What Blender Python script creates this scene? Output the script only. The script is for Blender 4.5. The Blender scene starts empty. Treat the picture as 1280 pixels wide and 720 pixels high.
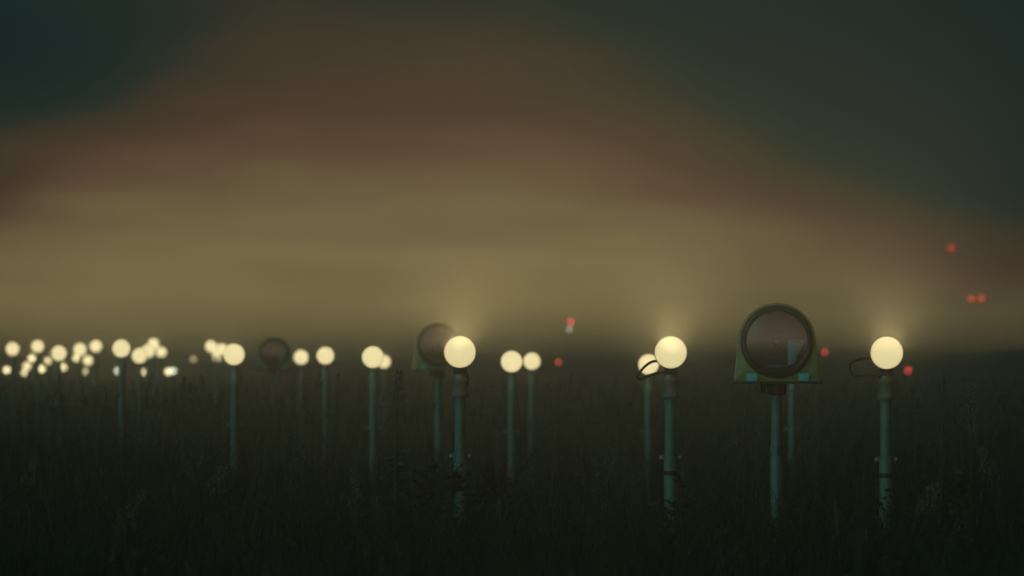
import bpy, bmesh, math, random
import numpy as np
from mathutils import Vector, Matrix

random.seed(4)
rng = np.random.default_rng(11)
R = math.radians
sc = bpy.context.scene
COL = sc.collection
EYE = 1.2            # camera height above the field
FPX = 5000.0         # focal length in units of 1/1280 frame width
BOKEH = 11.5         # blur disc of the farthest lamps, same units
HAZE = 0.0050        # density of the fog layer

# ------------------------------------------------------------------ render settings
sc.render.engine = 'CYCLES'
sc.view_settings.view_transform = 'Standard'
sc.view_settings.look = 'None'
sc.view_settings.exposure = 0.0
sc.view_settings.gamma = 1.0
sc.view_settings.use_curve_mapping = False
cy = sc.cycles
cy.use_denoising = True
try:
    cy.denoiser = 'OPENIMAGEDENOISE'
    cy.denoising_input_passes = 'RGB_ALBEDO_NORMAL'
except Exception:
    pass
cy.max_bounces = 5
cy.diffuse_bounces = 2
cy.glossy_bounces = 3
cy.transparent_max_bounces = 12
cy.volume_bounces = 1
cy.sample_clamp_indirect = 2.0
cy.caustics_reflective = False
cy.caustics_refractive = False

# ------------------------------------------------------------------ helpers
def ground_point(px, D):
    """bearing (in 1280-wide picture units) and distance -> x on the field"""
    return (px - 640.0) / FPX * D

def height_at(py, D):
    return EYE + (468.0 - py) / FPX * D

class N:
    """tiny node-graph helper"""
    def __init__(s, tree):
        s.t = tree; s.n = tree.nodes; s.l = tree.links
        s.n.clear()
    def new(s, typ, **kw):
        n = s.n.new(typ)
        for k, v in kw.items():
            setattr(n, k, v)
        return n
    def put(s, sock, v):
        if hasattr(v, 'is_output'):
            s.l.new(v, sock)
        else:
            sock.default_value = v
    def math(s, op, a, b=None, c=None, clamp=False):
        n = s.new('ShaderNodeMath', operation=op, use_clamp=clamp)
        s.put(n.inputs[0], a)
        if b is not None: s.put(n.inputs[1], b)
        if c is not None: s.put(n.inputs[2], c)
        return n.outputs[0]
    def ramp(s, fac, stops, interp='LINEAR'):
        n = s.new('ShaderNodeValToRGB')
        cr = n.color_ramp
        cr.interpolation = interp
        while len(cr.elements) < len(stops):
            cr.elements.new(0.5)
        for e, (p, c) in zip(cr.elements, stops):
            e.position = p
            e.color = (*c, 1)
        s.put(n.inputs[0], fac)
        return n.outputs[0]
    def noise(s, vec, scale, detail=4, rough=0.55):
        n = s.new('ShaderNodeTexNoise')
        n.inputs['Scale'].default_value = scale
        n.inputs['Detail'].default_value = detail
        n.inputs['Roughness'].default_value = rough
        if vec is not None: s.put(n.inputs['Vector'], vec)
        return n.outputs['Fac']

def srgb(r, g, b):
    f = lambda c: (c / 255 / 12.92) if c / 255 <= 0.04045 else ((c / 255 + 0.055) / 1.055) ** 2.4
    return (f(r), f(g), f(b))

def pmat(name, c1, c2, scale=8.0, rough=0.5, metal=0.0, spec=0.5, bump=0.0, stops=(0.35, 0.65), rough2=None, coord='Object'):
    m = bpy.data.materials.new(name)
    m.use_nodes = True
    g = N(m.node_tree)
    out = g.new('ShaderNodeOutputMaterial')
    p = g.new('ShaderNodeBsdfPrincipled')
    tc = g.new('ShaderNodeTexCoord')
    f = g.noise(tc.outputs[coord], scale, 6, 0.62)
    g.l.new(g.ramp(f, [(stops[0], c1), (stops[1], c2)]), p.inputs['Base Color'])
    rr = g.new('ShaderNodeMapRange')
    g.l.new(f, rr.inputs[0])
    rr.inputs[3].default_value = rough
    rr.inputs[4].default_value = rough if rough2 is None else rough2
    g.l.new(rr.outputs[0], p.inputs['Roughness'])
    p.inputs['Metallic'].default_value = metal
    p.inputs['Specular IOR Level'].default_value = spec
    if bump:
        b = g.new('ShaderNodeBump')
        b.inputs['Strength'].default_value = bump
        b.inputs['Distance'].default_value = 0.004
        g.l.new(g.noise(tc.outputs[coord], scale * 5, 5), b.inputs['Height'])
        g.l.new(b.outputs[0], p.inputs['Normal'])
    g.l.new(p.outputs[0], out.inputs[0])
    return m

M = {}
M['post'] = pmat('painted_post', (0.10, 0.17, 0.14), (0.19, 0.285, 0.24), 9, 0.45, 0.15, 0.5, 0.25, (0.3, 0.7), 0.65)
M['dark_metal'] = pmat('dark_metal', (0.035, 0.037, 0.034), (0.075, 0.075, 0.066), 22, 0.45, 0.5, 0.5, 0.2)
M['coupling'] = pmat('coupling_paint', (0.12, 0.145, 0.11), (0.20, 0.22, 0.17), 18, 0.5, 0.2, 0.5, 0.2)
M['rubber'] = pmat('cable_rubber', (0.02, 0.02, 0.019), (0.045, 0.044, 0.04), 30, 0.6, 0.0, 0.4)
M['band'] = pmat('band_tape', (0.015, 0.016, 0.016), (0.06, 0.055, 0.05), 60, 0.6, 0.0, 0.4)
M['steel'] = pmat('worn_steel', (0.26, 0.28, 0.27), (0.5, 0.52, 0.48), 40, 0.35, 0.8, 0.5, 0.1)
M['housing'] = pmat('olive_housing_paint', (0.24, 0.25, 0.085), (0.34, 0.34, 0.13), 11, 0.34, 0.0, 0.5, 0.15, (0.3, 0.7), 0.5)
M['bezel'] = pmat('bezel_rubber', (0.018, 0.018, 0.016), (0.04, 0.038, 0.032), 25, 0.45, 0.0, 0.4)
M['teal'] = pmat('teal_latch_and_reflection', (0.10, 0.52, 0.55), (0.17, 0.66, 0.68), 30, 0.4, 0.0, 0.5)  # latch paint, also the colour of the lower stand-in reflection
M['pale_teal'] = pmat('pale_teal_reflection', (0.45, 0.97, 0.97), (0.58, 0.98, 0.98), 12, 0.32, 0.9, 0.5)  # teal of the glass reflection put into the plate's colour
M['reflector'] = pmat('smoked_reflector', (0.22, 0.30, 0.28), (0.34, 0.43, 0.40), 6, 0.35, 0.25, 0.5)
M['tube'] = pmat('flash_tube_metal', (0.32, 0.40, 0.36), (0.5, 0.55, 0.5), 60, 0.25, 0.8, 0.5)
M['stem'] = pmat('dry_stem', (0.10, 0.075, 0.04), (0.17, 0.13, 0.075), 20, 0.8, 0, 0.2)
M['seed'] = pmat('seed_head_straw', (0.14, 0.10, 0.06), (0.30, 0.23, 0.15), 25, 0.85, 0, 0.2)
M['weed_leaf'] = pmat('weed_leaf_green', (0.035, 0.05, 0.022), (0.075, 0.085, 0.04), 14, 0.7, 0, 0.3)

def grass_material():
    m = bpy.data.materials.new('rough_grass'); m.use_nodes = True
    g = N(m.node_tree)
    out = g.new('ShaderNodeOutputMaterial'); p = g.new('ShaderNodeBsdfPrincipled')
    geo = g.new('ShaderNodeNewGeometry')
    f = g.noise(geo.outputs['Position'], 0.45, 4)
    big = g.ramp(f, [(0.35, (0.026, 0.046, 0.033)), (0.5, (0.038, 0.054, 0.037)), (0.68, (0.066, 0.064, 0.044))])
    isl = g.ramp(geo.outputs['Random Per Island'], [(0.0, (0.45, 0.5, 0.4)), (0.6, (0.95, 0.95, 0.9)), (1.0, (1.9, 1.7, 1.5))])
    mx = g.new('ShaderNodeMix', data_type='RGBA', blend_type='MULTIPLY')
    mx.inputs[0].default_value = 1.0
    g.l.new(big, mx.inputs[6]); g.l.new(isl, mx.inputs[7])
    g.l.new(mx.outputs[2], p.inputs['Base Color'])
    p.inputs['Roughness'].default_value = 0.75
    p.inputs['Specular IOR Level'].default_value = 0.2
    g.l.new(p.outputs[0], out.inputs[0])
    return m
M['grass'] = grass_material()
M['straw'] = pmat('dry_straw', (0.085, 0.07, 0.042), (0.20, 0.155, 0.095), 3.0, 0.85, 0, 0.2, coord='Object')
M['soil'] = pmat('field_soil', (0.028, 0.028, 0.016), (0.07, 0.062, 0.034), 0.6, 0.9, 0, 0.2, 0.3)
M['far_leaf'] = pmat('far_leaves', (0.035, 0.042, 0.022), (0.07, 0.07, 0.035), 0.8, 0.85, 0, 0.2)

def emit_lens(name, col):
    """lamp glass: strength comes from the lamp's own 'glow' value"""
    m = bpy.data.materials.new(name); m.use_nodes = True
    g = N(m.node_tree)
    out = g.new('ShaderNodeOutputMaterial')
    a = g.new('ShaderNodeAttribute', attribute_type='OBJECT', attribute_name='glow')
    tc = g.new('ShaderNodeTexCoord')
    sp = g.new('ShaderNodeSeparateXYZ'); g.l.new(tc.outputs['Generated'], sp.inputs[0])
    dx = g.math('SUBTRACT', sp.outputs[0], 0.5); dz = g.math('SUBTRACT', sp.outputs[2], 0.5)
    rr = g.math('SQRT', g.math('ADD', g.math('MULTIPLY', dx, dx), g.math('MULTIPLY', dz, dz)))
    rr = g.math('ADD', rr, g.math('MULTIPLY', g.math('SUBTRACT', g.noise(tc.outputs['Object'], 40, 3), 0.5), 0.03))
    rim = tuple(c * k for c, k in zip(col, (0.70, 0.62, 0.46)))
    r = g.ramp(rr, [(0.0, tuple(c * 1.04 for c in col)), (0.30, tuple(c * 1.02 for c in col)), (0.44, col), (0.475, tuple(c * k for c, k in zip(col, (0.95, 0.92, 0.84)))), (0.5, rim)])
    e = g.new('ShaderNodeEmission')
    g.l.new(r, e.inputs[0]); g.l.new(a.outputs['Fac'], e.inputs[1])
    g.l.new(e.outputs[0], out.inputs[0])
    return m
M['lens'] = emit_lens('warm_lamp_glass', (0.95, 0.82, 0.43))
M['cool_lens'] = emit_lens('pale_lamp_glass', (0.75, 0.85, 0.66))
M['red_lens'] = emit_lens('red_lamp_glass', (1.0, 0.10, 0.07))

def glass_cover():
    m = bpy.data.materials.new('flasher_cover_glass'); m.use_nodes = True
    g = N(m.node_tree)
    out = g.new('ShaderNodeOutputMaterial')
    t = g.new('ShaderNodeBsdfTransparent'); t.inputs[0].default_value = (0.86, 0.80, 0.78, 1)
    gl = g.new('ShaderNodeBsdfGlossy'); gl.inputs['Roughness'].default_value = 0.16
    tc = g.new('ShaderNodeTexCoord')
    f = g.noise(tc.outputs['Object'], 9, 5)
    lw = g.new('ShaderNodeFresnel'); lw.inputs[0].default_value = 1.6
    fac = g.math('ADD', lw.outputs[0], g.math('MULTIPLY_ADD', f, 0.08, 0.08))
    mx = g.new('ShaderNodeMixShader')
    g.l.new(fac, mx.inputs[0]); g.l.new(t.outputs[0], mx.inputs[1]); g.l.new(gl.outputs[0], mx.inputs[2])
    g.l.new(mx.outputs[0], out.inputs[0])
    return m
M['glass'] = glass_cover()

# ---- mesh helpers
def link(name, bm, mat, parent=None, smooth=True, loc=(0, 0, 0)):
    me = bpy.data.meshes.new(name)
    bmesh.ops.recalc_face_normals(bm, faces=bm.faces)
    bm.to_mesh(me); bm.free()
    me.materials.append(mat)
    if smooth:
        for p in me.polygons: p.use_smooth = True
    o = bpy.data.objects.new(name, me)
    COL.objects.link(o)
    o.location = loc
    if parent: o.parent = parent
    if smooth:
        try: me.set_sharp_from_angle(angle=R(38))
        except Exception: pass
    return o

def lathe(bm, prof, axis='Z', seg=32, origin=(0, 0, 0), cap=True):
    """prof: list of (radius, along). axis Z, or Y with 'along' running +Y"""
    rings = []
    ox, oy, oz = origin
    for r, a in prof:
        ring = []
        if r < 1e-6:
            p = (ox, oy, oz + a) if axis == 'Z' else (ox, oy + a, oz)
            ring = [bm.verts.new(p)]
        else:
            for k in range(seg):
                t = 2 * math.pi * k / seg
                c, s = r * math.cos(t), r * math.sin(t)
                ring.append(bm.verts.new((ox + c, oy + s, oz + a) if axis == 'Z' else (ox + c, oy + a, oz + s)))
        rings.append(ring)
    for A, B in zip(rings, rings[1:]):
        n = max(len(A), len(B))
        for k in range(n):
            k2 = (k + 1) % n
            vs = []
            for v in (A[k % len(A)], A[k2 % len(A)], B[k2 % len(B)], B[k % len(B)]):
                if v not in vs: vs.append(v)
            if len(vs) > 2: bm.faces.new(vs)
    if cap:
        for ring in (rings[0], rings[-1]):
            if len(ring) > 2: bm.faces.new(ring)
    return bm

def box(bm, c, s, bev=0.0):
    r = bmesh.ops.create_cube(bm, size=1.0, matrix=Matrix.Translation(c) @ Matrix.Diagonal((*s, 1)))
    if bev:
        es = list({e for v in r['verts'] for e in v.link_edges})
        bmesh.ops.bevel(bm, geom=es, offset=bev, segments=2, affect='EDGES', profile=0.7)

def tube(bm, pts, r, seg=8, r_end=None):
    pts = [Vector(p) for p in pts]
    rings = []
    n = len(pts)
    for i, p in enumerate(pts):
        d = (pts[min(i + 1, n - 1)] - pts[max(i - 1, 0)]).normalized()
        a = Vector((0, 0, 1)) if abs(d.z) < 0.9 else Vector((1, 0, 0))
        x = d.cross(a).normalized(); y = d.cross(x)
        rr = r if r_end is None else r + (r_end - r) * i / (n - 1)
        rings.append([bm.verts.new(p + x * rr * math.cos(2 * math.pi * k / seg) + y * rr * math.sin(2 * math.pi * k / seg)) for k in range(seg)])
    for A, B in zip(rings, rings[1:]):
        for k in range(seg):
            bm.faces.new((A[k], A[(k + 1) % seg], B[(k + 1) % seg], B[k]))
    bm.faces.new(rings[0]); bm.faces.new(rings[-1])

def curve_pts(ctrl, n=24):
    """Catmull-Rom through control points"""
    c = [Vector(p) for p in ctrl]
    c = [c[0] * 2 - c[1]] + c + [c[-1] * 2 - c[-2]]
    out = []
    segs = len(c) - 3
    for i in range(segs):
        p0, p1, p2, p3 = c[i:i + 4]
        m = max(2, n // segs)
        for k in range(m + (1 if i == segs - 1 else 0)):
            t = k / m
            out.append(0.5 * ((2 * p1) + (p2 - p0) * t + (2 * p0 - 5 * p1 + 4 * p2 - p3) * t * t + (3 * p1 - p0 - 3 * p2 + p3) * t ** 3))
    return out

def thing(name, label, cat, loc, group=None, rz=0.0):
    o = bpy.data.objects.new(name, None)
    o.empty_display_size = 0.1
    COL.objects.link(o)
    o.location = loc
    o.rotation_euler = (0, 0, rz)
    o['label'] = label; o['category'] = cat
    if group: o['group'] = group
    return o

def tag(o, label=None, cat=None, group=None, kind=None):
    if label: o['label'] = label
    if cat: o['category'] = cat
    if group: o['group'] = group
    if kind: o['kind'] = kind
    return o

# ------------------------------------------------------------------ world: night sky with lit cloud
w = bpy.data.worlds.new('World'); sc.world = w; w.use_nodes = True
g = N(w.node_tree)
out = g.new('ShaderNodeOutputWorld')
tc = g.new('ShaderNodeTexCoord')
nrm = g.new('ShaderNodeVectorMath', operation='NORMALIZE')
g.l.new(tc.outputs['Generated'], nrm.inputs[0])
sep = g.new('ShaderNodeSeparateXYZ'); g.l.new(nrm.outputs[0], sep.inputs[0])
az = g.math('ARCTAN2', sep.outputs[0], sep.outputs[1])
el = g.math('ARCSINE', sep.outputs[2])
u = g.math('MULTIPLY', az, FPX)        # bearing of the clouds, 1/5000 rad
v = g.math('MULTIPLY', el, FPX)        # elevation of the clouds, 1/5000 rad
def cloud_coord(su, sv, off):
    c = g.new('ShaderNodeCombineXYZ')
    g.l.new(g.math('MULTIPLY', u, su), c.inputs[0]); g.l.new(g.math('MULTIPLY', v, sv), c.inputs[1])
    c.inputs[2].default_value = off
    return c.outputs[0]
n1 = g.math('SUBTRACT', g.noise(cloud_coord(1 / 420, 1 / 105, 3.1), 1.0, 3, 0.5), 0.5)
n2 = g.math('SUBTRACT', g.noise(cloud_coord(1 / 260, 1 / 34, 7.7), 1.0, 4, 0.5), 0.5)
def smooth(x, a, b, ya, yb):
    m = g.new('ShaderNodeMapRange', interpolation_type='SMOOTHSTEP')
    g.put(m.inputs[0], x)
    m.inputs[1].default_value = a; m.inputs[2].default_value = b
    m.inputs[3].default_value = ya; m.inputs[4].default_value = yb
    return m.outputs[0]
def blob(cu, cv, ru, rv, amp):
    a = g.math('POWER', g.math('DIVIDE', g.math('SUBTRACT', u, cu), ru), 2.0)
    b = g.math('POWER', g.math('DIVIDE', g.math('SUBTRACT', v, cv), rv), 2.0)
    return g.math('MULTIPLY', g.math('EXPONENT', g.math('MULTIPLY', g.math('ADD', a, b), -1.0)), amp)
H = g.math('ADD', smooth(u, 0, 640, 330, 125), smooth(u, -900, -250, -60, 0))
t = g.math('DIVIDE', v, H)
t = g.math('ADD', t, g.math('MULTIPLY', n1, 0.46))
t = g.math('ADD', t, g.math('MULTIPLY', n2, 0.26))
t = g.math('ADD', t, blob(-640, 372, 210, 75, 0.85))
t = g.math('ADD', t, blob(-690, 235, 90, 40, 0.55))
t = g.math('ADD', t, blob(360, 380, 340, 130, 0.36))
t2 = g.math('MULTIPLY', t, 0.5)
sky_col = g.ramp(t2, [
    (0.00, srgb(160, 141, 90)),
    (0.11, srgb(165, 146, 92)),
    (0.22, srgb(139, 122, 80)),
    (0.33, srgb(113, 97, 67)),
    (0.42, srgb(94, 71, 53)),
    (0.52, srgb(74, 52, 42)),
    (0.68, srgb(52, 46, 37)),
    (0.78, srgb(20, 38, 35)),
    (0.88, srgb(2, 34, 37)),
    (1.00, srgb(0, 31, 35))], 'LINEAR')
skyt = g.new('ShaderNodeTexSky', sky_type='NISHITA')
skyt.sun_disc = False
skyt.sun_elevation = R(-4.0)
skyt.sun_rotation = R(215)
bg1 = g.new('ShaderNodeBackground'); g.l.new(sky_col, bg1.inputs[0]); bg1.inputs[1].default_value = 1.0
bg2 = g.new('ShaderNodeBackground'); g.l.new(skyt.outputs[0], bg2.inputs[0]); bg2.inputs[1].default_value = 0.05
add = g.new('ShaderNodeAddShader')
g.l.new(bg1.outputs[0], add.inputs[0]); g.l.new(bg2.outputs[0], add.inputs[1])
# dull red glow added low behind the camera for the flasher glass to reflect
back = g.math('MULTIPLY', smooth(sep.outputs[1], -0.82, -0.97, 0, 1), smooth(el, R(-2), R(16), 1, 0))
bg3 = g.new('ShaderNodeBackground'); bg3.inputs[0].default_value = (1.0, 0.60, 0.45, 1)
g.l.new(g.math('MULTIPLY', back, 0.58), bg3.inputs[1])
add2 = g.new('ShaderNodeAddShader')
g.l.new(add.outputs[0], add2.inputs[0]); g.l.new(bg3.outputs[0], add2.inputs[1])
# teal twilight patch added behind the left shoulder for the glass plate to reflect
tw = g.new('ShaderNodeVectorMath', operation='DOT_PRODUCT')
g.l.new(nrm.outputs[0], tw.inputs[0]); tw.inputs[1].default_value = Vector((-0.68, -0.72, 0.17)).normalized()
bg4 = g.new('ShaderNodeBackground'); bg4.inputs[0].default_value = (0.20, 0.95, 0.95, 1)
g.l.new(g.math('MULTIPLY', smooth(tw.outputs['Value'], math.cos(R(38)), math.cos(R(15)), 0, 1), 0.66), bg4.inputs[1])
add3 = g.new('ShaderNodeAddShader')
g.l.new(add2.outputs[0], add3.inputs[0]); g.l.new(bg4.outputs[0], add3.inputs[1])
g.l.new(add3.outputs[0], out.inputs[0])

# faint last twilight from behind the camera's left shoulder
sl = bpy.data.lights.new('twilight', 'SUN'); sl.energy = 0.06; sl.angle = R(25); sl.color = (0.42, 1.0, 0.90)
so = bpy.data.objects.new('twilight', sl); COL.objects.link(so)
so.rotation_euler = (Vector((0.78, 0.55, -0.34))).to_track_quat('-Z', 'Y').to_euler()

# ------------------------------------------------------------------ camera
cam = bpy.data.cameras.new('camera'); co = bpy.data.objects.new('camera', cam); COL.objects.link(co)
cam.sensor_width = 36.0
cam.lens = 36.0 * FPX / 1280.0
cam.clip_start = 0.1; cam.clip_end = 20000
co.location = (0, 0, EYE)
co.rotation_euler = (R(90) + math.atan(108.0 / FPX), 0, 0)
cam.dof.use_dof = True
cam.dof.focus_distance = 25.0
cam.dof.aperture_fstop = (cam.lens / 1000.0) / (BOKEH * 0.005)
sc.camera = co

# ------------------------------------------------------------------ ground
bm = bmesh.new()
S = 1500
bmesh.ops.create_grid(bm, x_segments=60, y_segments=60, size=S, matrix=Matrix.Translation((0, S - 100, 0)))
tag(link('ground', bm, M['soil'], smooth=False), 'dark rough field of soil and thatch', kind='structure')

# ------------------------------------------------------------------ fog layer
bm = bmesh.new()
box(bm, (0, S - 100, 2.1), (2 * S + 20, 2 * S + 20, 6.2))
hz = link('haze', bm, bpy.data.materials.new('night_fog'), smooth=False)
hm = hz.data.materials[0]; hm.use_nodes = True
g = N(hm.node_tree)
o_ = g.new('ShaderNodeOutputMaterial'); pv = g.new('ShaderNodeVolumePrincipled')
pv.inputs['Color'].default_value = (0.79, 0.84, 0.83, 1)
pv.inputs['Density'].default_value = HAZE
pv.inputs['Anisotropy'].default_value = 0.85
g.l.new(pv.outputs[0], o_.inputs['Volume'])
tag(hz, 'thin night fog lying over the whole field', kind='stuff')

# ------------------------------------------------------------------ grass (one mass)
def raw_mesh(name, verts, faces4, faces3, mat):
    me = bpy.data.meshes.new(name)
    nq, nt = len(faces4), len(faces3)
    me.vertices.add(len(verts)); me.vertices.foreach_set('co', verts.astype(np.float32).ravel())
    loops = np.concatenate([faces4.ravel(), faces3.ravel()]).astype(np.int32)
    me.loops.add(len(loops)); me.loops.foreach_set('vertex_index', loops)
    me.polygons.add(nq + nt)
    starts = np.concatenate([np.arange(nq) * 4, nq * 4 + np.arange(nt) * 3]).astype(np.int32)
    me.polygons.foreach_set('loop_start', starts)
    me.update(calc_edges=True); me.validate()
    me.materials.append(mat)
    o = bpy.data.objects.new(name, me); COL.objects.link(o)
    return o

def vnoise(x, y, s, seed):
    """cheap smooth value noise 0..1"""
    r = np.random.default_rng(seed)
    tab = r.random((256, 256))
    X = x / s; Y = y / s
    xi = np.floor(X).astype(int); yi = np.floor(Y).astype(int)
    fx = X - xi; fy = Y - yi
    fx = fx * fx * (3 - 2 * fx); fy = fy * fy * (3 - 2 * fy)
    gv = lambda a, b: tab[a % 256, b % 256]
    return (gv(xi, yi) * (1 - fx) + gv(xi + 1, yi) * fx) * (1 - fy) + (gv(xi, yi + 1) * (1 - fx) + gv(xi + 1, yi + 1) * fx) * fy

def scatter(d0, d1, density, margin):
    """points on the field between two distances, in the wedge the lens looks along plus a margin on each side"""
    hw = lambda d: 0.128 * d + margin
    area = (hw(d0) + hw(d1)) * (d1 - d0)
    n = int(area * density)
    y = rng.uniform(d0, d1, n * 2)
    x = rng.uniform(-1, 1, n * 2) * hw(d1)
    k = np.abs(x) < hw(y)
    return x[k][:int(n * 1.3)], y[k][:int(n * 1.3)]

V, Q, T3 = [], [], []
base = 0
def blades(x, y, h, wd, lean):
    global base
    n = len(x)
    a = rng.uniform(0, 2 * np.pi, n)
    ax, ay = np.cos(a), np.sin(a)
    b = rng.uniform(0, 2 * np.pi, n)
    lx, ly = np.cos(b) * lean * h, np.sin(b) * lean * h
    zs = [0.0, 0.45, 0.8, 1.0]
    ws = [1.0, 0.85, 0.5, 0.0]
    ls = [0.0, 0.18, 0.58, 1.0]
    vv = np.zeros((n, 7, 3))
    i = 0
    for z, q, l in zip(zs, ws, ls):
        cx = x + lx * l; cyy = y + ly * l
        cz = h * z * (1 - 0.22 * lean * l)
        if q == 0:
            vv[:, i] = np.stack([cx, cyy, cz], 1); i += 1
        else:
            for s in (-1, 1):
                vv[:, i] = np.stack([cx + s * ax * wd * q / 2, cyy + s * ay * wd * q / 2, cz], 1); i += 1
    ids = base + np.arange(n)[:, None] * 7
    V.append(vv.reshape(-1, 3))
    Q.append(ids + np.array([0, 1, 3, 2])); Q.append(ids + np.array([2, 3, 5, 4]))
    T3.append(ids + np.array([4, 5, 6]))
    base += n * 7

for d0, d1, dens, mg, hs, wid in ((13, 34, 330, 2.0, 1.0, 0.006), (34, 62, 130, 3.0, 1.05, 0.009), (62, 130, 34, 5.0, 1.1, 0.016), (130, 330, 5, 10.0, 1.15, 0.04)):
    x, y = scatter(d0, d1, dens, mg)
    clump = 0.45 * vnoise(x, y, 0.35, 1) + 0.35 * vnoise(x, y, 1.3, 2) + 0.2 * vnoise(x, y, 4.0, 3)
    n = len(x)
    h = hs * (0.10 + 0.85 * clump ** 1.7) * rng.uniform(0.5, 1.25, n)
    tall = rng.random(n) < 0.05
    h = np.where(tall, h * rng.uniform(1.2, 1.9, n), h)
    blades(x, y, h, wid * rng.uniform(0.6, 1.4, n), rng.uniform(0.15, 1.25, n))
gr = raw_mesh('grass', np.concatenate(V), np.concatenate(Q), np.concatenate(T3), M['grass'])
tag(gr, 'rough unmown grass covering the dark field', 'grass', kind='stuff')

# dry flowering stalks standing out of the grass, uncountable
V, Q, T3 = [], [], []
base = 0
def quad_strip(P, wid):
    """P: (n, k, 3) centre lines, flat ribbon with random facing"""
    global base
    n, k, _ = P.shape
    a = rng.uniform(0, np.pi, n)
    s = np.stack([np.cos(a), np.sin(a), np.zeros(n)], 1)[:, None, :] * (wid[:, None, None] / 2)
    vv = np.stack([P - s, P + s], 2).reshape(n, k * 2, 3)
    ids = base + np.arange(n)[:, None] * (k * 2)
    V.append(vv.reshape(-1, 3))
    for j in range(k - 1):
        Q.append(ids + np.array([2 * j, 2 * j + 1, 2 * j + 3, 2 * j + 2]))
    base += n * k * 2
def stalks(x, y, h, wid, nspk, spk):
    global base
    n = len(x)
    b = rng.uniform(0, 2 * np.pi, n); ln = rng.uniform(0.02, 0.22, n) * h
    tip = np.stack([np.cos(b) * ln, np.sin(b) * ln, h], 1)
    root = np.stack([x, y, np.zeros(n)], 1)
    f = np.array([0, 0.4, 0.75, 1.0])
    P = root[:, None, :] + np.stack([tip[:, None, 0] * f ** 2, tip[:, None, 1] * f ** 2, tip[:, None, 2] * f], 2)
    quad_strip(P, wid)
    # spikelets around the upper part
    hh = rng.uniform(0.10, 0.24, n) * h
    for k in range(nspk):
        ff = rng.uniform(0, 1, n)
        z = 1 - ff * hh / h
        c = root + np.stack([tip[:, 0] * z ** 2, tip[:, 1] * z ** 2, tip[:, 2] * z], 1)
        aa = rng.uniform(0, 2 * np.pi, n)
        rad = (0.006 + 0.03 * ff) * rng.uniform(0.3, 1.2, n) * spk
        e = c + np.stack([np.cos(aa) * rad, np.sin(aa) * rad, rng.uniform(0.006, 0.03, n) * spk], 1)
        quad_strip(np.stack([c, (c + e) / 2, e], 1), wid * rng.uniform(1.2, 2.4, n))
for d0, d1, dens, mg, wid, nspk, spk in ((15, 36, 2.2, 2.0, 0.0032, 26, 1.0), (36, 70, 5.0, 3.0, 0.006, 16, 1.3), (70, 150, 1.6, 5.0, 0.012, 10, 1.8), (150, 320, 0.35, 10.0, 0.03, 8, 2.4)):
    x, y = scatter(d0, d1, dens, mg)
    n = len(x)
    cl = vnoise(x, y, 2.2, 9)
    k = cl > 0.34
    x, y, cl = x[k], y[k], cl[k]
    n = len(x)
    hmax = 0.62 if d1 <= 36 else 1.12
    stalks(x, y, rng.uniform(0.42, 1.0, n) * hmax * (0.7 + 0.45 * cl), np.full(n, wid), nspk, spk)
dg = raw_mesh('dry_grass', np.concatenate(V), np.concatenate(Q), np.zeros((0, 3), int), M['straw'])
tag(dg, 'straw coloured dry grass stalks gone to seed over the field', 'grass', kind='stuff')

# ------------------------------------------------------------------ far line of bushes beyond the field
V, Q, T3 = [], [], []
base = 0
n = 30000
x = rng.uniform(-95, 110, n)
top = 1.3 + 1.7 * vnoise(x, x * 0 + 3, 9.0, 21) + 1.0 * vnoise(x, x * 0 + 8, 3.0, 22) + np.clip((x + 10) / 55, 0, 1) * 1.0
y = 395 + rng.normal(0, 3.0, n)
z = top * rng.random(n) ** 0.8
s = rng.uniform(0.10, 0.28, n)
a = rng.uniform(0, 2 * np.pi, n); tl = rng.uniform(-0.8, 0.8, n)
ux = np.stack([np.cos(a), np.sin(a), tl * 0.4], 1) * s[:, None]
uz = np.stack([-np.sin(a) * tl, np.cos(a) * tl, np.ones(n)], 1) * s[:, None] * 0.8
c = np.stack([x, y, z], 1)
vv = np.stack([c - ux, c - uz, c + ux, c + uz], 1).reshape(-1, 3)
ids = np.arange(n)[:, None] * 4
tl_o = raw_mesh('treeline', vv, ids + np.array([0, 1, 2, 3]), np.zeros((0, 3), int), M['far_leaf'])
tag(tl_o, 'low dark line of bushes at the far edge of the field', 'bushes', kind='stuff')

# ------------------------------------------------------------------ approach lamps
def lens_obj(parent, zc, rad, glow, mat='lens', front=-0.05):
    bm = bmesh.new()
    lathe(bm, [(0, -0.016), (rad * 0.45, -0.013), (rad * 0.8, -0.006), (rad, 0.0)], 'Y', 40, (0, front, zc), cap=True)
    o = link('lens', bm, M[mat], parent)
    o['glow'] = glow
    return o

def bulb_light(parent, zc, watts, beam=60, cone=124, toe=0.0):
    """the lamp's beam, tilted up over the field as approach lamps are"""
    l = bpy.data.lights.new('beam', 'SPOT')
    l.energy = watts; l.color = (1.0, 0.74, 0.33)
    l.spot_size = R(cone); l.spot_blend = 1.0
    l.shadow_soft_size = 0.05
    o = bpy.data.objects.new('beam', l); COL.objects.link(o)
    o.parent = parent
    o.location = (0, -0.14, zc + 0.02)
    o.rotation_euler = Vector((-math.sin(toe) * math.cos(R(beam)), -math.cos(toe) * math.cos(R(beam)), math.sin(R(beam)))).to_track_quat('-Z', 'Y').to_euler()
WATTS = 24.0
def spill_light(parent, zc, watts):
    """stray light from the lamp glass in all directions"""
    l = bpy.data.lights.new('spill', 'POINT')
    l.energy = watts; l.color = (1.0, 0.74, 0.33); l.shadow_soft_size = 0.06
    o = bpy.data.objects.new('spill', l); COL.objects.link(o)
    o.parent = parent; o.location = (0, -0.15, zc)
WATTS_NEAR = 24.0
WATTS_HALO = 350.0

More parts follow.
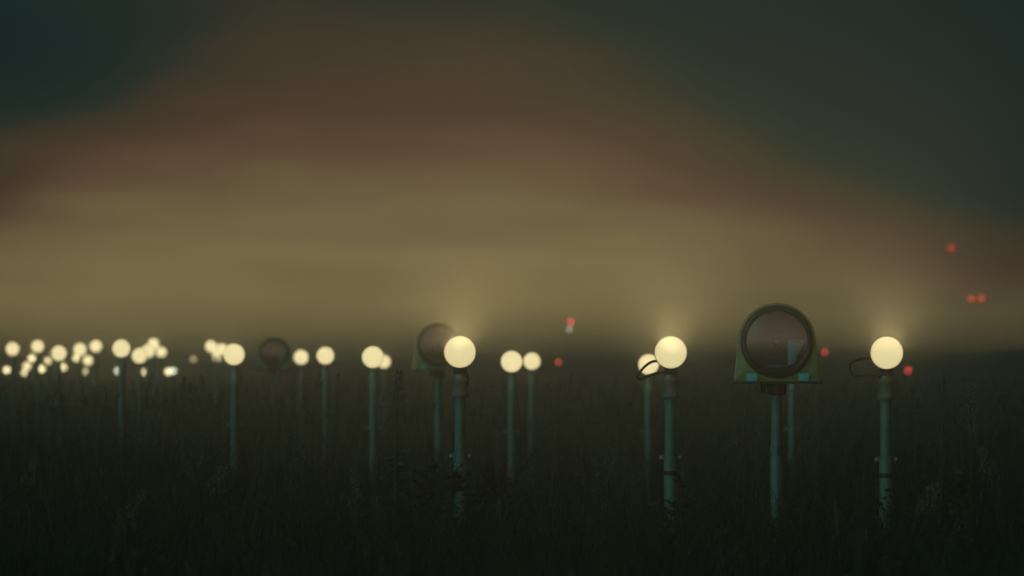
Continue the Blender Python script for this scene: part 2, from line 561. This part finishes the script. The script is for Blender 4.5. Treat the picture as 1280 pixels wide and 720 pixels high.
def head(parent, zc, rad, seg=40, body='dark_metal'):
    bm = bmesh.new()       # rim and tapering can behind the glass
    lathe(bm, [(rad * 0.985, -0.040), (rad * 1.012, -0.048), (rad * 1.022, -0.04), (rad * 1.022, -0.02), (rad * 1.01, -0.012)], 'Y', seg, (0, 0, zc), cap=False)
    link('rim', bm, M[body], parent)
    bm = bmesh.new()
    lathe(bm, [(rad * 1.01, -0.012), (rad * 0.99, 0.02), (rad * 0.86, 0.08), (rad * 0.6, 0.13), (rad * 0.34, 0.15), (0, 0.155)], 'Y', seg, (0, 0, zc), cap=False)
    link('housing', bm, M[body], parent)

POST_GROUP = 'lit lamps on posts across the field'
def lamp_near(px, py, D, label, cable, tape, clampdir=1, tilt=0.0):
    X = ground_point(px, D); zc = height_at(py, D); rad = 0.1
    t = thing('approach_light', label, 'field light', (X, D, 0), POST_GROUP)
    lens_obj(t, zc, rad, 0.83)
    head(t, zc, rad)
    bm = bmesh.new()      # short neck bracket that carries the head
    box(bm, (0, 0.03, zc - 0.118), (0.07, 0.04, 0.05), 0.006)
    for s in (-1, 1):
        box(bm, (s * 0.039, 0.03, zc - 0.112), (0.007, 0.034, 0.062), 0.002)
    link('neck_bracket', bm, M['dark_metal'], t)
    zt = zc - 0.285       # where the thin post starts
    bm = bmesh.new()
    lathe(bm, [(0.034, 0.0), (0.05, 0.0), (0.053, 0.008), (0.053, 0.02), (0.046, 0.026), (0.046, 0.10), (0.049, 0.106), (0.049, 0.118), (0.043, 0.122), (0.04, 0.147), (0, 0.147)], 'Z', 32, (0, 0.03, zt - 0.004))
    cp = link('coupling', bm, M['coupling'], t)
    for a in range(4):
        bm = bmesh.new()
        th = a * math.pi / 2 + 0.6
        lathe(bm, [(0.006, 0), (0.006, 0.016), (0, 0.018)], 'Z', 6, (0.0435 * math.cos(th), 0.03 + 0.0435 * math.sin(th), zt + 0.012))
        link('bolt', bm, M['steel'], cp)
    zk = zc - 0.655       # clamp height
    bm = bmesh.new()
    lathe(bm, [(0.0345, zk), (0.0345, zt)], 'Z', 32, (0, 0.03, 0))
    link('post', bm, M['post'], t)
    bm = bmesh.new()
    lathe(bm, [(0.0405, -0.05), (0.0405, zk - 0.0), (0.036, zk + 0.006)], 'Z', 32, (0, 0.03, 0))
    link('sleeve', bm, M['post'], t)
    bm = bmesh.new()      # clamp with two ears
    lathe(bm, [(0.0415, zk - 0.018), (0.046, zk - 0.018), (0.046, zk + 0.018), (0.0415, zk + 0.018)], 'Z', 32, (0, 0.03, 0))
    for s in (-1, 1):
        box(bm, (s * 0.057, 0.03, zk), (0.026, 0.010, 0.030), 0.003)
    cl = link('clamp', bm, M['post'], t)
    for s in (-1, 1):
        bm = bmesh.new()
        lathe(bm, [(0.009, -0.016), (0.009, -0.008), (0.006, -0.008), (0.006, 0.02), (0, 0.022)], 'Y', 6, (s * 0.060, 0.03, zk))
        link('bolt', bm, M['steel'], cl)
    if tape:
        bm = bmesh.new()
        zb = zc - 0.655 - tape
        lathe(bm, [(0.0412, zb - 0.014), (0.0418, zb - 0.014), (0.0418, zb + 0.014), (0.0412, zb + 0.014)], 'Z', 32, (0, 0.03, 0), cap=False)
        link('tape_band', bm, M['band'], t)
    if cable:
        bm = bmesh.new()
        tube(bm, curve_pts([(cx, cyy, zc + cz) for cx, cyy, cz in cable], 36), 0.0085, 10)
        link('cable', bm, M['rubber'], t)
    bulb_light(t, zc, WATTS_NEAR, 58, 136)
    bulb_light(t, zc, WATTS_HALO, 0.88, 3.5, math.atan2(X, D))
    spill_light(t, zc, 0.35)
    return t

cable_a = [(-0.04, 0.13, -0.06), (-0.10, 0.11, -0.055), (-0.155, 0.05, -0.085), (-0.205, -0.01, -0.145), (-0.19, -0.03, -0.165), (-0.12, -0.01, -0.14), (-0.05, 0.0, -0.125), (0.0, 0.01, -0.15), (0.01, 0.03, -0.19)]
cable_b = [(-0.05, 0.12, -0.03), (-0.12, 0.10, -0.035), (-0.175, 0.06, -0.045), (-0.215, 0.02, -0.07), (-0.22, -0.01, -0.11), (-0.19, -0.03, -0.142), (-0.12, -0.02, -0.137), (-0.04, 0.0, -0.14), (0.0, 0.02, -0.18)]
cable_c = [(0.02, 0.12, -0.08), (0.04, 0.12, -0.14), (0.05, 0.08, -0.19), (0.04, 0.05, -0.2), (0.0, 0.04, -0.2)]
lamp_near(575, 440, 25.3, 'large lit lamp on a pale post with dark bushy weeds at its foot', cable_c, 0)
lamp_near(838, 440.5, 25.0, 'large lit lamp beside the olive flasher, its cable looping across another lit lamp behind', cable_a, 0.10)
lamp_near(1107.5, 441, 24.6, 'large lit lamp with a bent cable loop at its side and a red dot beyond', cable_b, 0.10)

SHRT = math.sqrt
def lamp_far(px, py, d, label, dim=1.0, mat='lens', Dmax=300.0, D=None, watts=WATTS):
    """d: how large the lamp shows; gives its distance along the field"""
    if D is None:
        D = 26.0
        while D < Dmax and math.hypot(1000.0 / D, BOKEH * (1 - 25.0 / D)) > d:
            D += 0.5
    X = ground_point(px, D); zc = height_at(py, D); rad = 0.1
    real = 1000.0 / D
    spread = max(1.0, (max(real, BOKEH * (1 - 25.0 / D)) / real)) ** 2
    glow = min(1.3, 0.82 + max(0.0, D - 50) * 0.004) * dim * spread * math.exp(HAZE * D)
    t = thing('approach_light', label, 'field light', (X, D, 0), POST_GROUP)
    lens_obj(t, zc, rad, glow, mat)
    head(t, zc, rad, 24)
    zt = zc - 0.285
    bm = bmesh.new()
    q = 1.0 if D < 48 else 0.62          # the far stands are slimmer tubes
    lathe(bm, [(0.044 * q, 0.0), (0.046 * q, 0.01), (0.042 * q, 0.02), (0.041 * q, 0.10), (0.036 * q, 0.17), (0, 0.17)], 'Z', 16, (0, 0.03, zt))
    link('coupling', bm, M['post'], t)
    bm = bmesh.new()
    lathe(bm, [(0.037 * q, -0.05), (0.037 * q, zt)], 'Z', 16, (0, 0.03, 0))
    link('post', bm, M['post'], t)
    if D < 70:
        zk = zc - 0.655
        bm = bmesh.new()
        lathe(bm, [(0.0385, zk - 0.018), (0.046, zk - 0.018), (0.046, zk + 0.018), (0.0385, zk + 0.018)], 'Z', 16, (0, 0.03, 0))
        for s in (-1, 1):
            box(bm, (s * 0.06, 0.03, zk), (0.034, 0.012, 0.036), 0.002)
        link('clamp', bm, M['post'], t)
    if watts: bulb_light(t, zc, watts * dim, 54, 137)
    if D < 72: spill_light(t, zc, 0.5)
    return t

F = lamp_far
F(466.3, 446.3, 27.5, 'mid sized lit lamp with a half hidden lamp peeping out beside it')
F(480, 452, 18, 'lamp showing only as a bright slice beside a bigger lamp, above a brown weed head')
F(639.5, 452, 27, 'bigger lamp of the touching pair beside the large lamp with bushy weeds')
F(664.8, 451.5, 22, 'smaller lamp of the touching pair, on the side of the dim red dots')
F(810.5, 455.5, 26, 'lamp half covered by the looping cable and rim of a larger lamp')
F(990, 452, 26, 'lamp hidden behind the olive flasher housing, lighting the weeds under it')
F(293, 443, 27, 'round lamp at the end of a merged cluster, beside the dim ghostly flasher')
F(407, 444.5, 22.5, 'larger lamp of the free standing pair beside the ghostly far flasher')
F(376.5, 446.5, 19.5, 'smaller lamp of the free standing pair, next to the ghostly far flasher')
F(264, 433, 16, 'topmost lamp of the three merged beside the round cluster end lamp')
F(270.5, 438.5, 15.5, 'middle lamp of the three merged beside the round cluster end lamp')
F(277.5, 436.5, 16, 'lamp of the merged three cut off by the round lamp in front of it')
F(271.5, 447, 12.5, 'lowest lamp hanging under the merged three, sharply cut at its base', 0.9)
F(242, 449, 12, 'tiny lone dim lamp standing in the dark gap between two lamp clusters', 0.22, watts=60)
F(152.2, 435.5, 23, 'biggest lamp of the far crowd, standing clear with dark on both sides')
F(174.8, 444.7, 20, 'lowest and biggest lamp of the diagonal chain of three merged lamps')
F(185.5, 439, 18, 'middle lamp of the diagonal chain of three merged lamps')
F(192, 430, 16, 'topmost lamp of the diagonal chain of three merged lamps')
F(202, 440, 15, 'oval lamp just beside the top of the diagonal chain')
F(120.2, 432.8, 16.5, 'high round lamp between the overlapping pair and the biggest far lamp')
F(100.4, 437, 17.5, 'upper and larger lamp of an overlapping pair in the far crowd')
F(95.8, 447.3, 12.5, 'lower and smaller lamp of the overlapping pair in the far crowd')
F(110.3, 450.5, 14.5, 'round lamp tucked just under the overlapping pair in the far crowd')
F(74.2, 441.5, 20, 'second biggest lamp of the far crowd with a smaller oval lamp below it')
F(47.5, 433, 17, 'highest lamp near the frame edge, with a small lamp hanging just below it')
F(16.3, 436.2, 18, 'large round lamp at the very edge of the far crowd, high in the row')
F(40.2, 447.8, 11.8, 'small round lamp directly below the highest lamp near the frame edge')
F(60, 451, 12, 'faint double edged lamp squeezed against the second biggest far lamp', 0.7)
F(8.7, 462.5, 11.5, 'low oval lamp at the very edge of the picture, near the ground', 0.85)
F(34, 457.7, 13.5, 'upper lamp of a smeared low pair in the far crowd')
F(31, 466, 11.5, 'fuzzy lower lamp of a smeared low pair in the far crowd', 0.55)
F(52.2, 461.2, 11.8, 'low round lamp beside the smeared pair, third along the ground row')
F(79.4, 459, 12.3, 'oval low lamp right below the second biggest far lamp')
F(108, 464, 11.5, 'low lamp reduced to a dim crescent by the grass in front', 0.35, watts=80)
F(146.8, 463.7, 11.5, 'small pale greenish low lamp below the biggest far lamp', 0.45, 'cool_lens', watts=80)
F(178.5, 465, 11.5, 'small low lamp below the diagonal chain, spotted by grass', 0.5, watts=80)
F(210.5, 464.6, 12.0, 'brighter lamp of the touching low pair at the end of the ground row')
F(216.5, 463.2, 11.2, 'dimmer cooler lamp of the touching low pair at the end of the ground row', 0.5, 'cool_lens', watts=80)

# ------------------------------------------------------------------ flashers
def outline_r(th):
    c, s = math.cos(th), math.sin(th)
    if s >= 0.0:
        return 0.243
    # flared flank, then flat bottom
    k = 0.10
    rs = 0.243 / max(1e-6, (abs(c) - k * -s)) if abs(c) > k * -s else 9
    rb = 0.25 / -s
    return min(rs, rb)

def make_flasher():
    zc = 1.40
    t = thing('flasher_light', 'flasher', 'flasher', (0, 0, 0), 'round flasher housings on posts')
    seg = 96
    ths = sorted(set([2 * math.pi * k / seg for k in range(seg)] +
                     [math.atan2(-0.25, 0.268), math.atan2(-0.25, -0.268)]), key=lambda a: a % (2 * math.pi))
    bm = bmesh.new()
    yf, yb = -0.16, 0.24
    rings = []
    def ring(fr, yy):
        rings.append([bm.verts.new((fr(a) * math.cos(a), yy, zc + fr(a) * math.sin(a))) for a in ths])
    ring(lambda a: 0.196, yf + 0.05)
    ring(lambda a: 0.196, yf + 0.004)
    ring(lambda a: outline_r(a) - 0.008, yf)
    ring(lambda a: outline_r(a) - 0.002, yf + 0.003)
    ring(outline_r, yf + 0.010)
    ring(outline_r, yf + 0.16)
    ring(lambda a: outline_r(a) * 0.985, yb - 0.06)
    ring(lambda a: outline_r(a) * 0.93, yb - 0.012)
    ring(lambda a: outline_r(a) * 0.86, yb)
    for A, B in zip(rings, rings[1:]):
        n = len(A)
        for k in range(n):
            bm.faces.new((A[k], A[(k + 1) % n], B[(k + 1) % n], B[k]))
    bm.faces.new(rings[-1])
    link('housing', bm, M['housing'], t)
    bm = bmesh.new()     # bezel
    lathe(bm, [(0.198, yf + 0.012), (0.190, yf - 0.006), (0.193, yf - 0.02), (0.206, yf - 0.026), (0.222, yf - 0.022), (0.229, yf - 0.008), (0.229, yf + 0.002)], 'Y', 72, (0, 0, zc), cap=False)
    bz = link('bezel', bm, M['bezel'], t)
    bm = bmesh.new()     # cover glass, slightly domed
    lathe(bm, [(0, yf - 0.014), (0.06, yf - 0.0132), (0.12, yf - 0.0105), (0.17, yf - 0.0065), (0.193, yf - 0.004)], 'Y', 72, (0, 0, zc), cap=False)
    link('cover_glass', bm, M['glass'], t)
    bm = bmesh.new()     # reflector bowl
    prof = [(0.195, yf + 0.02)] + [(r, yf + 0.02 + 0.15 * (1 - (r / 0.195) ** 2)) for r in (0.18, 0.16, 0.135, 0.11, 0.085, 0.06, 0.04, 0.02)] + [(0, yf + 0.172)]
    lathe(bm, prof, 'Y', 72, (0, 0, zc), cap=False)
    rf = link('reflector', bm, M['reflector'], t)
    bm = bmesh.new()     # flash tube in a ringed socket
    lathe(bm, [(0.040, yf + 0.15), (0.040, yf + 0.11), (0.034, yf + 0.105), (0.031, yf + 0.11), (0.031, yf + 0.14)], 'Y', 40, (0, 0, zc), cap=False)
    link('socket_ring', bm, M['steel'], rf)
    bm = bmesh.new()
    lathe(bm, [(0.017, yf + 0.15), (0.017, yf + 0.06), (0.012, yf + 0.045), (0, yf + 0.04)], 'Y', 28, (0, 0, zc), cap=False)
    link('flash_tube', bm, M['tube'], rf)
    bm = bmesh.new()     # made-up plate standing in for the teal reflection in the glass
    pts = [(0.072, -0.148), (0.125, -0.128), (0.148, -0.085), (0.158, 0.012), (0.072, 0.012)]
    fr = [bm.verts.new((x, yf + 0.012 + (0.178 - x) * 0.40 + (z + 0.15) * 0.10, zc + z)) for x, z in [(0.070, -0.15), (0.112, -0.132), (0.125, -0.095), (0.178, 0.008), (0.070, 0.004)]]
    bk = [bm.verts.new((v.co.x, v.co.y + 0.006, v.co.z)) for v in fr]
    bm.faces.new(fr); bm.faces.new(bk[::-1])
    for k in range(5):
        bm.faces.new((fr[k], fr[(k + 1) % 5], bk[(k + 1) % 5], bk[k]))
    link('reflection_plate', bm, M['pale_teal'], rf, smooth=False)
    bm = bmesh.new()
    box(bm, (0.125, yf + 0.026, zc + 0.010), (0.105, 0.010, 0.008), 0.002)  # bright top edge added to the stand-in reflection
    link('reflection_edge', bm, M['pale_teal'], rf)
    bm = bmesh.new()     # made-up curved strip standing in for the reflection low in the glass
    for a0, a1, rr, w_ in ((R(-118), R(-62), 0.165, 0.022),):
        A, B, C_, D_ = [], [], [], []
        for k in range(17):
            a = a0 + (a1 - a0) * k / 16
            taper = math.sin(math.pi * k / 16)
            ri = rr - w_ * (0.15 + 0.85 * taper)
            for L, r_, yy in ((A, rr, yf + 0.03), (B, ri, yf + 0.03), (C_, ri, yf + 0.036), (D_, rr, yf + 0.036)):
                L.append(bm.verts.new((r_ * math.cos(a), yy, zc + r_ * math.sin(a))))
        for P, Q_ in ((A, B), (B, C_), (C_, D_), (D_, A)):
            for k in range(16):
                bm.faces.new((P[k], P[k + 1], Q_[k + 1], Q_[k]))
        bm.faces.new((A[0], B[0], C_[0], D_[0])); bm.faces.new((A[-1], B[-1], C_[-1], D_[-1]))
    link('lower_reflection', bm, M['teal'], rf)
    bm = bmesh.new()     # base flange
    box(bm, (0, 0.04, zc - 0.257), (0.572, 0.44, 0.014), 0.004)
    link('base_plate', bm, M['dark_metal'], t)
    for s in (-1, 1):    # two latches
        bm = bmesh.new()
        box(bm, (s * 0.162 + 0.005, yf - 0.010, zc - 0.224), (0.066, 0.02, 0.046), 0.005)
        box(bm, (s * 0.162 + 0.005, yf - 0.018, zc - 0.203), (0.054, 0.012, 0.010), 0.003)
        link('latch', bm, M['teal'], t)
    bm = bmesh.new()     # added steel strip standing in for the highlight on the left edge
    tube(bm, [(-0.2535, yf + 0.006, zc - 0.15), (-0.257, yf + 0.006, zc - 0.19), (-0.261, yf + 0.006, zc - 0.235)], 0.004, 8)
    link('edge_highlight', bm, M['steel'], t)
    bm = bmesh.new()
    lathe(bm, [(0.044, zc - 0.335), (0.058, zc - 0.33), (0.062, zc - 0.30), (0.066, zc - 0.264), (0.05, zc - 0.264)], 'Z', 32, (0, 0.03, 0))
    link('mount_collar', bm, M['dark_metal'], t)
    bm = bmesh.new()
    lathe(bm, [(0, -0.02), (0.018, -0.02), (0.018, 0.03), (0.024, 0.03), (0.024, 0.045), (0, 0.045)], 'Z', 16, (-0.085, -0.02, zc - 0.30))
    link('cable_gland', bm, M['rubber'], t)
    bm = bmesh.new()
    lathe(bm, [(0.0345, zc - 0.72), (0.0345, zc - 0.333)], 'Z', 32, (0, 0.03, 0))
    link('post', bm, M['post'], t)
    bm = bmesh.new()
    lathe(bm, [(0.038, -0.05), (0.038, zc - 0.723), (0.0355, zc - 0.717)], 'Z', 32, (0, 0.03, 0))
    link('sleeve', bm, M['post'], t)
    bm = bmesh.new()
    lathe(bm, [(0.0385, zc - 0.70), (0.042, zc - 0.70), (0.042, zc - 0.655), (0.0345, zc - 0.655)], 'Z', 32, (0, 0.03, 0))
    cb = link('clamp', bm, M['post'], t)
    bm = bmesh.new()
    box(bm, (0.02, -0.022, zc - 0.685), (0.03, 0.016, 0.055), 0.003)
    box(bm, (0.046, -0.005, zc - 0.685), (0.016, 0.02, 0.05), 0.003)
    link('buckle', bm, M['band'], cb)
    return t, zc

def copy_tree(o, parent=None):
    c = o.copy(); COL.objects.link(c); c.parent = parent
    for ch in o.children: copy_tree(ch, c)
    return c

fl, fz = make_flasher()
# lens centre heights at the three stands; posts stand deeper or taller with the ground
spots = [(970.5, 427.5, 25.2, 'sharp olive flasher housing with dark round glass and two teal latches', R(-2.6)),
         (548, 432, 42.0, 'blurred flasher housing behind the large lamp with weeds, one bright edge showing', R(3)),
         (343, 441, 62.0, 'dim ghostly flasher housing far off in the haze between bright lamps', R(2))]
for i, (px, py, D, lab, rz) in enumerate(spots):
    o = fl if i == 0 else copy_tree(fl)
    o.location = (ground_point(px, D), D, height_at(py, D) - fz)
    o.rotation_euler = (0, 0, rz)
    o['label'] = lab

# ------------------------------------------------------------------ red obstruction lights on thin masts
def beacon(px, py, D, label, dim=1.0, white=False):
    X = ground_point(px, D); zc = height_at(py, D)
    t = thing('obstruction_light', label, 'warning light', (X, D, 0), 'small warning lights on thin masts')
    real = 2 * 0.09 / D * FPX
    spread = max(1.0, BOKEH * (1 - 25.0 / D) / real) ** 2
    bm = bmesh.new()
    lathe(bm, [(0.07, -0.11), (0.09, -0.08), (0.09, 0.05), (0.06, 0.10), (0, 0.12)], 'Z', 20, (0, 0, zc), cap=True)
    o = link('lens', bm, M['cool_lens' if white else 'red_lens'], t)
    o['glow'] = dim * spread * math.exp(HAZE * D)
    bm = bmesh.new()
    lathe(bm, [(0.011, -0.20), (0.095, -0.17), (0.095, -0.115), (0.0, -0.111)], 'Z', 16, (0, 0, zc))
    link('lamp_base', bm, M['dark_metal'], t)
    bm = bmesh.new()
    lathe(bm, [(0.012, -0.05), (0.006, zc - 0.198)], 'Z', 12)
    link('mast', bm, M['steel'], t)
    return t
beacon(1189.5, 310.3, 112, 'highest red warning light, alone in the brown sky', 0.24)
beacon(1214, 373.3, 172, 'red warning light of the close pair, on the lamp side', 0.20)
beacon(1227, 373, 173, 'red warning light of the close pair, on the open sky side', 0.20)
beacon(713.3, 402.5, 240, 'pale red warning light with a whitish light just under it', 0.25)
beacon(711.5, 411.5, 236, 'small whitish light just under a pale red warning light', 0.13, True)
beacon(698, 452.3, 250, 'dim red warning light low beside the touching lamp pair', 0.14)
beacon(1031, 440, 250, 'dim red warning light low beside the olive flasher housing', 0.16)
beacon(1135, 463, 180, 'red warning light low beside the large lamp with bent cable loop', 0.26)

# ------------------------------------------------------------------ single weeds
def weed(px, D, h, label, kind='panicle', lean=0.1, cat='weed', n=70, spread=0.05, seed=0):
    rr = random.Random(seed * 77 + 5)
    X = ground_point(px, D)
    t = thing({'bushy': 'leafy_weed', 'panicle': 'grass_plume', 'branched': 'tall_weed'}[kind], label, cat, (X, D, 0), 'single weeds standing out of the grass')
    def P(f, side=0.0):
        return Vector((lean * h * f * f + side, 0.04 * f * f, h * f))
    bm = bmesh.new()
    tube(bm, [P(k / 8) for k in range(9)], 0.0045, 6, 0.0018)
    br = []
    if kind in ('branched', 'bushy'):
        nb = 9 if kind == 'branched' else 16
        for k in range(nb):
            f = rr.uniform(0.35 if kind == 'branched' else 0.12, 0.95)
            a = rr.uniform(0, 2 * math.pi)
            L = h * rr.uniform(0.10, 0.26) * (1.25 - f * 0.6)
            p0 = P(f)
            p1 = p0 + Vector((math.cos(a) * L * 0.6, math.sin(a) * L * 0.6, L * 0.45))
            p2 = p0 + Vector((math.cos(a) * L * 0.85, math.sin(a) * L * 0.85, L))
            tube(bm, [p0, p1, p2], 0.0025, 5, 0.0012)
            br.append((p0, p1, p2))
    link('stem', bm, M['stem'], t)
    bm = bmesh.new()
    def leaf(c, d, L, wd):
        d = d.normalized()
        s = d.cross(Vector((rr.uniform(-1, 1), rr.uniform(-1, 1), rr.uniform(0.2, 1)))).normalized() * wd / 2
        a = [bm.verts.new(p) for p in (c, c + d * L * 0.45 - s, c + d * L - Vector((0, 0, L * 0.12)), c + d * L * 0.45 + s)]
        bm.faces.new(a)
    if kind == 'panicle':
        for k in range(n):
            f = 1 - 0.28 * rr.random()
            p = P(f)
            a = rr.uniform(0, 2 * math.pi)
            rad = spread * (1.05 - f) / 0.28 * rr.uniform(0.2, 1.1) + 0.006
            c = p + Vector((math.cos(a) * rad, math.sin(a) * rad, rr.uniform(0, 0.03)))
            leaf(c, Vector((math.cos(a) * 0.5, math.sin(a) * 0.5, 1)), rr.uniform(0.014, 0.034), rr.uniform(0.006, 0.012))
        link('seed_sprays', bm, M['seed'], t)
    elif kind == 'branched':
        for k in range(n):
            if rr.random() < 0.45:
                p0, p1, p2 = rr.choice(br)
                q = rr.random(); c = p1.lerp(p2, q)
            else:
                c = P(1 - 0.25 * rr.random())
            c = c + Vector((rr.gauss(0, 0.012), rr.gauss(0, 0.012), rr.gauss(0, 0.014)))
            leaf(c, Vector((rr.uniform(-1, 1), rr.uniform(-1, 1), rr.uniform(-0.3, 1))), rr.uniform(0.012, 0.026), rr.uniform(0.007, 0.014))
        link('seed_sprays', bm, M['seed'], t)
    else:
        for k in range(n):
            p0, p1, p2 = rr.choice(br)
            c = p0.lerp(p2, rr.random()) + Vector((rr.gauss(0, 0.02), rr.gauss(0, 0.02), rr.gauss(0, 0.02)))
            leaf(c, Vector((rr.uniform(-1, 1), rr.uniform(-1, 1), rr.uniform(-0.5, 0.8))), rr.uniform(0.03, 0.07), rr.uniform(0.016, 0.036))
        link('leaves', bm, M['weed_leaf'], t)
    return t
weed(492, 24.6, 1.19, 'tall brown weed with a dense seed head below the half hidden lamp', 'panicle', 0.03, n=420, spread=0.055, seed=1)
weed(512, 26.5, 0.98, 'shorter loose weed beside the tall brown seed head', 'branched', 0.06, n=90, seed=2)
weed(1213, 24.5, 1.14, 'tall dark weed with a narrow head standing against the dusk', 'panicle', 0.01, n=240, spread=0.03, seed=3)
weed(1176, 25.5, 1.22, 'thin wispy weed nearly as high as the red dot', 'panicle', 0.02, n=60, spread=0.02, seed=4)
weed(1128, 23.0, 0.55, 'pale feathery grass plume by the foot of the lamp with bent cable loop', 'panicle', 0.35, n=160, spread=0.05, seed=5)
weed(1140, 23.3, 0.50, 'drooping grass plume leaning beside a paler one', 'panicle', 0.30, n=120, spread=0.05, seed=6)
weed(846, 24.4, 0.53, 'dark leafy weed hugging the foot of the post with black tape beside the flasher', 'bushy', 0.12, n=150, seed=7)
weed(832, 24.2, 0.40, 'low leafy weed in front of the post with the looping cable', 'bushy', -0.05, n=120, seed=8)
weed(1110, 24.0, 0.50, 'thin leafy weed climbing the foot of the post with bent cable loop', 'bushy', -0.03, n=70, seed=9)
weed(545, 25.0, 0.55, 'bushy dark weed crowding one side of the pale post', 'bushy', -0.1, n=260, seed=10)
weed(520, 25.2, 0.60, 'broad dark bushy weed next to the pale post', 'bushy', 0.08, n=300, seed=11)
weed(492, 25.6, 0.62, 'dark bushy weed under the tall brown seed head', 'bushy', 0.0, n=300, seed=12)
weed(603, 25.4, 0.55, 'dark bushy weed on the open side of the pale post', 'bushy', 0.1, n=280, seed=13)
weed(628, 25.2, 0.50, 'low dark bush farthest along from the pale post', 'bushy', 0.1, n=240, seed=14)
weed(567, 24.3, 0.60, 'leafy weed right in front of the pale post', 'bushy', 0.0, n=330, seed=15)
weed(928, 29.0, 1.08, 'brown feathery weed lit from behind beside the flasher housing', 'branched', 0.04, n=170, seed=16)
weed(939, 30.0, 1.00, 'second brown weed leaning towards the flasher post', 'branched', 0.10, n=130, seed=17)
weed(1020, 29.5, 1.05, 'fine brown weed below the open side of the flasher housing', 'branched', -0.05, n=110, seed=18)
weed(920, 24.8, 0.85, 'bare thin stalk standing in front of the flasher post', 'panicle', 0.02, n=18, spread=0.012, seed=19)
weed(690, 28.5, 0.86, 'reddish bushy weed head below the touching lamp pair', 'branched', 0.0, n=170, seed=20)
weed(672, 28.0, 0.70, 'low spreading dry weed beside the reddish weed head', 'branched', -0.1, n=150, seed=21)
weed(60, 30.0, 1.02, 'feathery pale grass plume under the low smeared lamps', 'panicle', 0.10, n=120, spread=0.04, seed=22)
weed(20, 26.0, 0.62, 'grey grass plume at the very edge of the picture', 'panicle', 0.2, n=110, spread=0.04, seed=23)
weed(232, 26.5, 0.70, 'lone flat topped weed in the dark grass', 'branched', 0.05, n=90, seed=24)
weed(860, 26.5, 0.86, 'curved thin weed rising beside the post with black tape', 'panicle', -0.12, n=40, spread=0.02, seed=25)
weed(970, 23.6, 0.34, 'low leafy weed at the foot of the flasher post', 'bushy', 0.1, n=110, seed=26)
weed(1004, 24.6, 0.52, 'dark leafy weed between the flasher post and the end lamp', 'bushy', 0.1, n=150, seed=27)

weed(250, 25.0, 0.60, 'pale soft plume below the lone flat topped weed', 'panicle', 0.25, n=150, spread=0.06, seed=31)
weed(133, 22.5, 0.52, 'short bent plume low in the dark grass near the frame corner', 'panicle', 0.40, n=120, spread=0.05, seed=32)
weed(455, 23.5, 0.62, 'tangled brown weed short of the bushy weeds', 'branched', -0.1, n=160, seed=33)
weed(735, 24.0, 0.66, 'loose brown weed midway between the touching lamp pair and the flasher', 'branched', 0.12, n=170, seed=34)
weed(756, 26.0, 0.78, 'upright plume midway between two large lit lamps', 'panicle', 0.06, n=150, spread=0.04, seed=35)
weed(1252, 24.0, 0.74, 'leaning plume by the picture edge beyond the end lamp', 'panicle', -0.15, n=150, spread=0.05, seed=36)
weed(1190, 23.0, 0.60, 'dark tangled weed below the tall narrow headed weed', 'bushy', 0.1, n=200, seed=37)
weed(360, 27.0, 0.88, 'thin brown weed below the free standing lamp pair', 'branched', 0.08, n=140, seed=38)

for o in list(bpy.data.objects):
    if o.type == 'MESH' and o.parent is None and 'kind' not in o and 'label' not in o:
        print('UNTAGGED', o.name)
